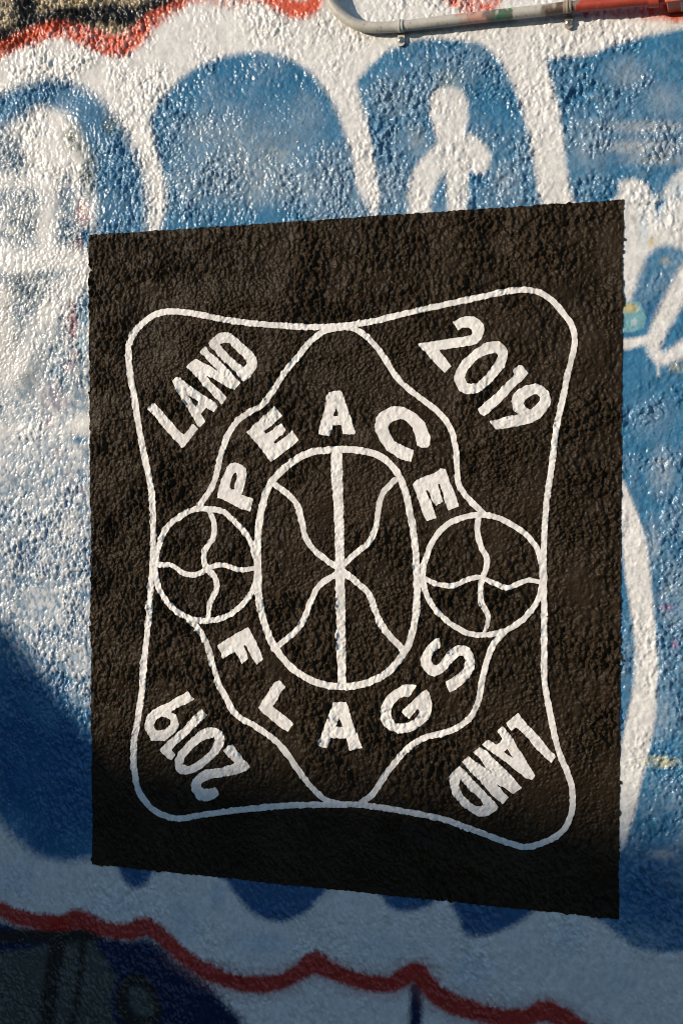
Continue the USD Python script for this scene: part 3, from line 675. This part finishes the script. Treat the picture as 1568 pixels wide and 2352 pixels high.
letter(*c8, 'N', [(425, 615), (490, 552), (560, 600), (650, 690), (780, 810), (880, 920), (968, 1020), (880, 1090), (760, 1010), (648, 955), (700, 1010), (760, 1070), (822, 1130), (748, 1200), (640, 1110), (560, 1020), (480, 925), (380, 830), (288, 720), (360, 665), (430, 720), (540, 790), (650, 862), (560, 780), (500, 690)])
letter(*c8, 'D', [(150, 890), (190, 835), (255, 772), (330, 840), (430, 950), (540, 1060), (640, 1170), (705, 1245), (640, 1305), (550, 1350), (470, 1345), (400, 1305), (330, 1250), (250, 1170), (180, 1090), (152, 1000)], [(265, 905), (310, 960), (400, 1060), (500, 1150), (550, 1215), (500, 1235), (450, 1232), (380, 1190), (290, 1100), (245, 1000)])

LINES = [
    ('border_line', Stroke([(299, 784), (320, 750), (350, 725), (390, 715), (450, 721), (500, 731), (575, 742), (650, 748), (715, 751), (784, 748), (844, 740), (909, 725), (1009, 702), (1104, 682), (1184, 667), (1229, 669), (1264, 687), (1294, 720), (1311, 745), (1319, 775), (1317, 805), (1304, 858), (1289, 929), (1276, 994), (1265, 1084), (1254, 1164), (1249, 1244), (1249, 1324), (1249, 1409), (1249, 1484), (1250, 1564), (1261, 1628), (1271, 1678), (1286, 1733), (1304, 1778), (1314, 1818), (1313, 1863), (1299, 1900), (1269, 1926), (1214, 1945), (1174, 1938), (1124, 1920), (1069, 1900), (1019, 1883), (959, 1870), (899, 1859), (834, 1849), (784, 1848), (750, 1849), (690, 1849), (640, 1852), (575, 1858), (515, 1866), (465, 1872), (410, 1880), (370, 1870), (340, 1848), (318, 1813), (309, 1768), (308, 1718), (315, 1668), (322, 1618), (327, 1573), (330, 1534), (337, 1474), (344, 1394), (348, 1329), (352, 1264), (353, 1209), (349, 1134), (340, 1084), (330, 1034), (320, 984), (311, 924), (300, 859), (296, 814)], 12.5, True)),
    ('oval_line', Stroke([(784, 1032), (750, 1034), (715, 1039), (680, 1056), (645, 1084), (620, 1114), (605, 1154), (595, 1204), (593, 1259), (594, 1324), (596, 1374), (607, 1429), (627, 1479), (660, 1524), (697, 1553), (738, 1571), (784, 1577), (834, 1571), (884, 1549), (914, 1519), (939, 1479), (953, 1424), (958, 1359), (956, 1294), (951, 1234), (939, 1164), (924, 1109), (899, 1069), (869, 1046), (829, 1035)], 14.5, True)),
    ('centre_bar', Stroke([(773, 1045, 25), (774, 1080, 25), (777, 1140, 22), (779, 1200, 20), (781, 1300, 19), (783, 1400, 20), (784, 1500, 20), (785, 1566, 18)])),
    ('circle_line', Stroke([(475, 1169), (510, 1174), (540, 1199), (570, 1234), (586, 1274), (591, 1309), (584, 1349), (560, 1386), (520, 1416), (475, 1426), (435, 1419), (400, 1399), (372, 1364), (358, 1324), (357, 1284), (366, 1249), (385, 1211), (415, 1186), (450, 1169)], 11.5, True)),
    ('circle_line', Stroke([(1094, 1183), (1134, 1186), (1174, 1204), (1209, 1229), (1235, 1264), (1245, 1309), (1243, 1349), (1229, 1389), (1199, 1424), (1159, 1449), (1114, 1458), (1074, 1454), (1034, 1431), (999, 1399), (979, 1364), (971, 1319), (979, 1279), (999, 1234), (1029, 1204), (1064, 1188)], 11.5, True)),
    ('ribbon_line', Stroke([(784, 752), (745, 760), (712, 785), (685, 819), (655, 854), (630, 894), (605, 929), (575, 946), (545, 969), (522, 1004), (507, 1049), (497, 1094), (482, 1129), (460, 1158)], 12)),
    ('ribbon_line', Stroke([(790, 750), (814, 755), (834, 767), (859, 790), (884, 824), (909, 864), (939, 894), (979, 924), (1009, 949), (1034, 984), (1046, 1029), (1049, 1074), (1054, 1114), (1079, 1149), (1109, 1178)], 12)),
    ('ribbon_line', Stroke([(432, 1419), (460, 1449), (480, 1489), (492, 1534), (505, 1573), (522, 1608), (545, 1643), (590, 1670), (635, 1703), (665, 1738), (695, 1783), (725, 1818), (750, 1839), (780, 1846)], 12)),
    ('ribbon_line', Stroke([(1158, 1452), (1134, 1479), (1119, 1514), (1109, 1554), (1104, 1580), (1099, 1608), (1084, 1643), (1054, 1668), (1019, 1684), (979, 1693), (944, 1713), (919, 1738), (894, 1768), (874, 1798), (854, 1826), (832, 1842)], 12.5)),
    ('wavy_line', Stroke([(632, 1113), (665, 1138), (685, 1164), (695, 1204), (705, 1239), (725, 1266), (750, 1286), (776, 1304)], 12)),
    ('wavy_line', Stroke([(908, 1102), (879, 1134), (870, 1169), (864, 1209), (849, 1244), (819, 1269), (794, 1292), (782, 1305)], 12)),
    ('wavy_line', Stroke([(778, 1310), (770, 1320), (735, 1344), (715, 1379), (702, 1414), (685, 1444), (655, 1471), (628, 1490)], 12)),
    ('wavy_line', Stroke([(782, 1308), (794, 1317), (824, 1341), (849, 1366), (861, 1399), (876, 1434), (899, 1464), (930, 1496)], 13)),
    ('wavy_line', Stroke([(482, 1172, 10), (492, 1204, 10), (490, 1234, 10), (472, 1264, 11), (469, 1289, 11), (478, 1306, 12), (495, 1329, 12), (497, 1354, 12), (483, 1384, 11), (477, 1424, 9)])),
    ('wavy_line', Stroke([(355, 1299), (375, 1297), (395, 1299), (420, 1316), (445, 1321), (470, 1311), (495, 1299), (520, 1299), (555, 1309), (590, 1303)], 10)),
    ('wavy_line', Stroke([(1100, 1185, 11), (1096, 1219, 12), (1104, 1254, 12), (1118, 1284, 12), (1114, 1314, 12), (1104, 1344, 12), (1104, 1379, 11), (1119, 1409, 11), (1119, 1434, 10), (1111, 1456, 8)])),
    ('wavy_line', Stroke([(975, 1329), (1009, 1343), (1044, 1344), (1074, 1331), (1104, 1326), (1134, 1339), (1164, 1350), (1189, 1341), (1214, 1333), (1246, 1338)], 10)),
]
PIECES = [('letter' if ch.isalpha() else 'digit', s, ('white painted letter ' if ch.isalpha() else 'white painted digit ') + ch) for ch, s in LET] + [(n, s, None) for n, s in LINES]

sign = xform('painted_sign', 'large black rectangle on the wall lettered in white PEACE FLAGS, LAND and 2019', 'painted sign')
X, Z, F = grid(-0.03, PW + 0.03, ZB - 0.03, ZB + PH + 0.03, 0.0016)
Q = project(np.stack([X, 0 * X, Z], 1))
hl, hm, hb = sample(lump, X, Z), sample(n_mid, X, Z), sample(n_big, X, Z)
# rectangle, its edge ragged where the roller skipped over the lumps
u_, v_ = X / PW, (Z - ZB) / PH
e = np.maximum.reduce([-X, X - PW, ZB - Z, Z - ZB - PH]) / 0.00098
right = smoothstep(0.9, 1.0, u_)
edge = e + 0.7 * hm - np.clip(hl - 0.35, 0, 2) * (0.8 + 5.0 * right * (hb > 0.0) + 2.2 * smoothstep(0.08, 0.0, u_) * (hb > 0.6) + 1.2 * (v_ < 0.03) + 0.8 * (v_ > 0.97))
SD = [sdf_near(s, Q, 12.0) for _, s, _ in PIECES]
white = np.minimum.reduce(SD)
wm = smoothstep(2.0, -2.0, white)
Hs = sample(H, X, Z)
brush = 0.00010 * hm
gain = 1 + 0.30 * smoothstep(0, 30, -e)
Yf = -(Hs * gain * (1 - 0.70 * wm) + 0.0011 + 0.0016 * wm)
gz, gx = np.gradient(H, RES)
k_ = 1.40 * gain * (1 - 0.72 * wm)
a, b_ = sample(gx, X, Z) * k_, sample(gz, X, Z) * k_
N = np.stack([-a, -np.ones_like(a), -b_], 1); N /= np.linalg.norm(N, axis=1, keepdims=True)
KC = np.array([0.0225, 0.0153, 0.0086])
kc = KC * (1 + 0.10 * hb + 0.08 * hm)[:, None]
LC = np.array([0.69, 0.675, 0.645])
thin = np.clip(0.08 * hm - 0.10 * hl + 0.08 * hb, -0.04, 0.26)[:, None]
lc = LC * (1 - thin)
nl = -0.9 * hl + 0.5 * hm
Cs = np.where((white < 2)[:, None], lc, kc)
Kb = kc
A = np.column_stack([X, Yf, Z, N, lc, kc, edge] + [s + nl - 0.5 for s in SD]).astype(np.float32)
A, F, _ = split(A, F, A[:, 12])
rest = F
for i, (name, shape, label) in enumerate(PIECES):
    A, fin, rest = split(A, rest, A[:, 13 + i])
    emit(sign, name, A, fin, MLETTER, label)
u, f = compact(rest)
n = A[u, 3:6] / np.linalg.norm(A[u, 3:6], axis=1, keepdims=True)
raw(sign, 'black_ground', A[u, :3], f, n, MBLACK, A[u, 9:12])
del A, SD

# ------------------------------------------------------------------ the conduit along the top, with its straps and the box it runs into
def sweep(path, rad, sides=20):
    p = np.asarray(path, float)
    t = np.gradient(p, axis=0); t /= np.linalg.norm(t, axis=1, keepdims=True)
    e1 = np.cross(t, [0, 1.0, 0]); e1 /= np.linalg.norm(e1, axis=1, keepdims=True)
    e2 = np.cross(t, e1)
    ang = np.arange(sides) * 2 * np.pi / sides
    v = p[:, None] + rad * (np.cos(ang)[None, :, None] * e1[:, None] + np.sin(ang)[None, :, None] * e2[:, None])
    i, j = np.meshgrid(np.arange(len(p) - 1), np.arange(sides), indexing='ij')
    q = np.stack([i * sides + j, (i + 1) * sides + j, (i + 1) * sides + (j + 1) % sides, i * sides + (j + 1) % sides], -1).reshape(-1, 4)
    return v.reshape(-1, 3), np.vstack([q[:, [0, 1, 2]], q[:, [0, 2, 3]]]), np.repeat(np.arange(len(p)), sides)


PIPE_R = 0.0115
conduit = xform('conduit', 'thin painted metal conduit bending along the top of the wall', 'conduit')
pp = [(744, -70, .030), (747, -40, .026), (752, -16, .022), (760, 0, .020), (769, 16, .0185), (783, 32, .0175), (801, 46, .017), (821, 56, .0165), (845, 61, .016), (873, 62, .016), (921, 59.5, .016), (981, 52.5, .0165), (1035, 46, .017), (1104, 38, .018), (1234, 24, .021), (1304, 15.5, .023), (1434, 3, .027), (1534, -7, .030)]
cp = catmull([(x, y, o) for x, y, o in pp], step=3)
path = np.array([at(x, y, o) for x, y, o in cp])
v, f, ring = sweep(path, PIPE_R)
px = cp[ring, 0]
PG = np.array([0.43, 0.415, 0.365])
col = np.tile(PG, (len(v), 1))
nz = 14 * (sample(n_mid, v[:, 0], np.minimum(v[:, 2], FZ1 - 0.01)))


def band(x0, x1, c, soft=14, am=1.0):
    global col
    a = (smoothstep(x0 - soft, x0 + soft, px + nz) * smoothstep(x1 + soft, x1 - soft, px + nz) * am)[:, None]
    col = col * (1 - a) + np.array(c) * a


band(1060, 1115, (0.50, 0.20, 0.14), 12, 0.7); band(1112, 1158, (0.10, 0.06, 0.05), 10, 0.85); band(1146, 1170, (0.03, 0.12, 0.06), 6, 0.9)
band(1252, 1320, (0.09, 0.05, 0.03), 20, 0.95); band(1322, 1700, (0.36, 0.050, 0.026), 8, 1.0)
chip = np.random.default_rng(8).random(len(v))
col = np.where((chip > 0.975)[:, None], np.array([0.22, 0.19, 0.16]), col * (0.92 + 0.16 * chip)[:, None])
obj(conduit, 'pipe', (v, f), MPIPE, smooth=True, paint=col)


def strap(sx, sy, off, tilt, col):
    """One-hole strap: a band over the pipe and a rounded tab below it with a pan-head screw."""
    c = at(sx, sy, off)
    d = at(sx + 12, sy + tilt * 12, off) - c; d /= np.linalg.norm(d)
    up = np.cross(d, [0, 1.0, 0]); up = up if up[2] > 0 else -up
    w, R0, R1 = 0.0165, PIPE_R + 0.0002, PIPE_R + 0.0022
    prof = []
    for ang in np.linspace(math.radians(-72), math.radians(250), 30):     # angle from straight out of the wall, over the top
        prof.append(ang)
    s = len(prof)
    V = []
    ws = [-w / 2, -w / 2 + 0.0008, -0.0022, -0.0012, 0.0012, 0.0022, w / 2 - 0.0008, w / 2]
    rs = [R0, R1, R1, R1 + 0.0012, R1 + 0.0012, R1, R1, R0]
    for ang in prof:
        o = np.array([0, -1.0, 0]) * math.cos(ang) + up * math.sin(ang)
        for k in range(8):
            V.append(c + o * rs[k] + d * ws[k])
    Fc = []
    for i in range(s - 1):
        for k in range(8):
            k2 = (k + 1) % 8
            Fc.append((i * 8 + k, i * 8 + k2, (i + 1) * 8 + k2, (i + 1) * 8 + k))
    m1 = trimesh.Trimesh(*[np.array(V), np.vstack([np.array(Fc)[:, [0, 1, 2]], np.array(Fc)[:, [0, 2, 3]]])], process=False)
    # tab: rounded plate flat on the wall, below the pipe
    import shapely
    tw = 0.0155
    th = 0.027
    poly = shapely.Polygon([(-tw / 2, 0), (tw / 2, 0), (tw / 2, -th + 0.004), (tw / 2 - 0.005, -th), (-tw / 2 + 0.005, -th), (-tw / 2, -th + 0.004)])
    tab = trimesh.creation.extrude_polygon(poly, 0.0022)
    tb = c - up * (PIPE_R - 0.001)
    tb = np.array([tb[0], -0.0055, tb[2]])
    Mx = np.eye(4); Mx[:3, 0] = d; Mx[:3, 1] = up; Mx[:3, 2] = np.cross(d, up); Mx[:3, 3] = tb
    if Mx[1, 2] > 0:
        Mx[:3, 2] *= -1
    tab.apply_transform(Mx)
    # web between tab and band
    web = trimesh.creation.box((tw, abs(-0.0055 - c[1]) + 0.004, 0.0022)); W2 = np.eye(4); W2[:3, 0] = d; W2[:3, 1] = [0, 1, 0]; W2[:3, 2] = up
    W2[:3, 3] = [tb[0], (-0.0055 + c[1]) / 2 - 0.001, tb[2]]
    web.apply_transform(W2)
    allm = trimesh.util.concatenate([m1, tab, web])
    allm.fix_normals()
    par = obj(conduit, 'strap', allm, MPIPE, smooth=35, paint=None)
    pts = UsdGeom.Mesh.Get(stage, par).GetPointsAttr().Get()
    UsdGeom.PrimvarsAPI(UsdGeom.Mesh.Get(stage, par)).CreatePrimvar('paint', T.Color3fArray, 'vertex').Set(Vt.Vec3fArray.FromNumpy(np.tile(np.array(col, np.float32), (len(pts), 1))))
    # screw
    sc = tb - up * 0.0145
    head = trimesh.creation.revolve(np.array([[0, 0.0045], [0.003, 0.0042], [0.0052, 0.003], [0.0062, 0.0012], [0.0062, 0], [0, 0]]), sections=24)
    wash = trimesh.creation.revolve(np.array([[0.0, 0.0008], [0.0074, 0.0006], [0.0076, 0], [0, 0]]), sections=24)
    import manifold3d as m3
    def man(t):
        t.merge_vertices()
        return m3.Manifold(m3.Mesh(np.asarray(t.vertices, np.float32), np.asarray(t.faces, np.uint32)))
    hm_ = trimesh.util.concatenate([head, wash])
    hm_.apply_transform(np.array([[d[0], up[0], 0, 0], [d[1], up[1], -1, 0], [d[2], up[2], 0, 0], [0, 0, 0, 1.0]]))
    hm_.apply_translation([sc[0], -0.0077, sc[2]])
    hm_.fix_normals()
    sp = obj(par, 'screw', hm_, MSTEEL, smooth=30)
    cr = trimesh.util.concatenate([trimesh.creation.box((0.0070, 0.0006, 0.0013)), trimesh.creation.box((0.0013, 0.0007, 0.0070))])
    cr.apply_transform(trimesh.transformations.rotation_matrix(0.6, [0, 1, 0])); cr.apply_translation([sc[0], -0.0077 - 0.0042, sc[2]])
    obj(par, 'screw_slot', cr, MINK)


strap(919, 60, 0.016, -0.09, (0.48, 0.46, 0.40))
strap(1304, 15.5, 0.023, -0.10, (0.30, 0.24, 0.18))
# connector on the pipe just before the box
k0 = [i for i in range(len(cp)) if 1488 < cp[i, 0] < 1516]
v, f, ring = sweep(path[k0], PIPE_R + 0.005, 24)
f = list(f)
for r0, flip in ((0, False), (len(k0) - 1, True)):
    cidx = len(v); v = np.vstack([v, path[k0[r0]]])
    for j in range(24):
        t_ = (cidx, r0 * 24 + j, r0 * 24 + (j + 1) % 24)
        f.append(t_ if not flip else t_[::-1])
obj(conduit, 'connector', (v, np.array(f)), MPIPE, smooth=40, paint=None)
cm = UsdGeom.Mesh.Get(stage, conduit + '/connector')
UsdGeom.PrimvarsAPI(cm).CreatePrimvar('paint', T.Color3fArray, 'vertex').Set(Vt.Vec3fArray.FromNumpy(np.tile(np.array((0.48, 0.08, 0.045), np.float32), (len(cm.GetPointsAttr().Get()), 1))))


def rounded_box(x0, x1, y0, y1, z0, z1, r):
    import manifold3d as m3
    s = [m3.Manifold.sphere(r, 12).translate((x, y, z)) for x in (x0 + r, x1 - r) for y in (y0 + r, y1 - r) for z in (z0 + r, z1 - r)]
    return m3.Manifold.batch_hull(s)


box = xform('junction_box', 'red sprayed metal junction box at the end of the conduit', 'junction box')
c = at(1532, 31, 0.0)
bx0, bz0, dep = c[0], c[2], 0.062
body = rounded_box(bx0, bx0 + 0.11, -dep, 0.004, bz0, bz0 + 0.12, 0.003)
mp = obj(box, 'body', body, MPIPE, smooth=30)
n_ = len(UsdGeom.Mesh.Get(stage, mp).GetPointsAttr().Get())
UsdGeom.PrimvarsAPI(UsdGeom.Mesh.Get(stage, mp)).CreatePrimvar('paint', T.Color3fArray, 'vertex').Set(Vt.Vec3fArray.FromNumpy(np.tile(np.array((0.52, 0.10, 0.05), np.float32), (n_, 1))))
lid = rounded_box(bx0 - 0.002, bx0 + 0.112, -dep - 0.004, -dep - 0.0005, bz0 - 0.002, bz0 + 0.122, 0.0015)
mp = obj(box, 'lid', lid, MPIPE, smooth=30)
n_ = len(UsdGeom.Mesh.Get(stage, mp).GetPointsAttr().Get())
UsdGeom.PrimvarsAPI(UsdGeom.Mesh.Get(stage, mp)).CreatePrimvar('paint', T.Color3fArray, 'vertex').Set(Vt.Vec3fArray.FromNumpy(np.tile(np.array((0.58, 0.12, 0.055), np.float32), (n_, 1))))
st = trimesh.creation.box((0.06, 0.052, 0.0006)); st.apply_translation((bx0 + 0.026 + 0.03, -dep / 2, bz0 - 0.0004))
stp = obj(box, 'sticker', st, MLABEL)
for (tx, ty) in ((0.008, 0.010), (0.008, -0.010), (0.030, 0.0)):
    tri = trimesh.creation.cylinder(0.0085, 0.0006, sections=3); tri.apply_translation((bx0 + 0.026 + tx, -dep / 2 + ty, bz0 - 0.0009))
    obj(stp, 'mark', tri, MINK)

# ------------------------------------------------------------------ unseen blockers added across the street to shade the foot of the wall
def toward(p, t):
    return np.asarray(p) + np.array([-SUN_A, -1.0, SUN_B]) * t


# far building, unseen, turned so its eaves shade all below a slightly falling line
e1, e2 = at(210, 1700), at(1420, 1868)
t1 = 12.0
E1 = toward(e1, t1)
E2 = toward(e2, t1 + (e1[2] - e2[2]) / SUN_B)
dirn = (E2 - E1); dirn[2] = 0; dirn /= np.linalg.norm(dirn)
back = np.array([dirn[1], -dirn[0], 0]);
back = back if back[1] < 0 else -back
ht = E1[2]
bld = xform('unseen_street_building', 'unseen plain rendered building across the street, shaped and set to shade the painted wall', 'building')


def prism(o, du, dv, lu, lv, z0, z1):
    m = trimesh.creation.box((lu, lv, z1 - z0)); m.apply_translation((lu / 2, lv / 2, (z0 + z1) / 2))
    X4 = np.eye(4); X4[:3, 0] = du; X4[:3, 1] = dv; X4[:3, 3] = [o[0], o[1], 0]
    m.apply_transform(X4); m.fix_normals()
    return m


o = E1 - dirn * 7.0
obj(bld, 'wall', prism(o + back * 0.12, dirn, back, 16, 8, 0, ht - 0.25), MRENDER)
obj(bld, 'parapet', prism(o, dirn, back, 16, 8.2, ht - 0.25, ht), MRENDER)
for k in range(5):
    fr = obj(bld, 'window', prism(o + dirn * (1.3 + 3 * k) + back * 0.05, dirn, back, 1.4, 0.12, 1.2, 2.6), MWOOD)
    obj(fr, 'pane', prism(o + dirn * (1.4 + 3 * k) + back * 0.03, dirn, back, 1.2, 0.04, 1.3, 2.5), MGLASS)

# near kiosk, unseen and made up: its steep gable is shaped to shade the lower left
hs = np.array([-SUN_A, -1.0]); hs /= np.linalg.norm(hs)
side = np.array([-hs[1], hs[0]])
side = side if side[0] > 0 else -side
q0 = toward(at(100, 1560), 2.9)


def on_plane(p):
    t = ((q0[:2] - p[:2]) @ hs) / (np.array([-SUN_A, -1.0]) @ hs)
    r = toward(p, t)
    return np.array([(r[:2] - q0[:2]) @ side, r[2]])


ga, gb = on_plane(at(0, 1412)), on_plane(at(200, 1685))
dg = (gb - ga) / (gb[0] - ga[0])
top = ga - dg * 0.75                                   # ridge
low = gb + dg * (max(0.2, (gb[1] - 0.9) / -dg[1]))       # eaves on the right
half = low[0] - top[0]
kio = xform('added_kiosk', 'unseen small dark timber kiosk with a steep roof in front of the painted wall', 'added_kiosk')


def ext(poly, d0, d1):
    import shapely
    m = trimesh.creation.extrude_polygon(shapely.Polygon(poly), d1 - d0)
    X4 = np.eye(4); X4[:3, 0] = [*side, 0]; X4[:3, 1] = [0, 0, 1]; X4[:3, 2] = [*hs, 0]; X4[:3, 3] = [q0[0] + hs[0] * d0, q0[1] + hs[1] * d0, 0]
    m.apply_transform(X4); m.fix_normals()
    return m


th = 0.10
L = (top[0] - half, low[1])
obj(kio, 'roof', ext([tuple(top), tuple(low), (low[0] - th, low[1]), (top[0], top[1] - th * 1.9), (L[0] + th, L[1]), L], 0.0, 2.2), MROOF)
obj(kio, 'wall', ext([(top[0], top[1] - 0.25), (low[0] - 0.25, low[1] + 0.05), (low[0] - 0.25, 0.0), (L[0] + 0.25, 0.0), (L[0] + 0.25, low[1] + 0.05)], 0.15, 2.05), MWOOD)
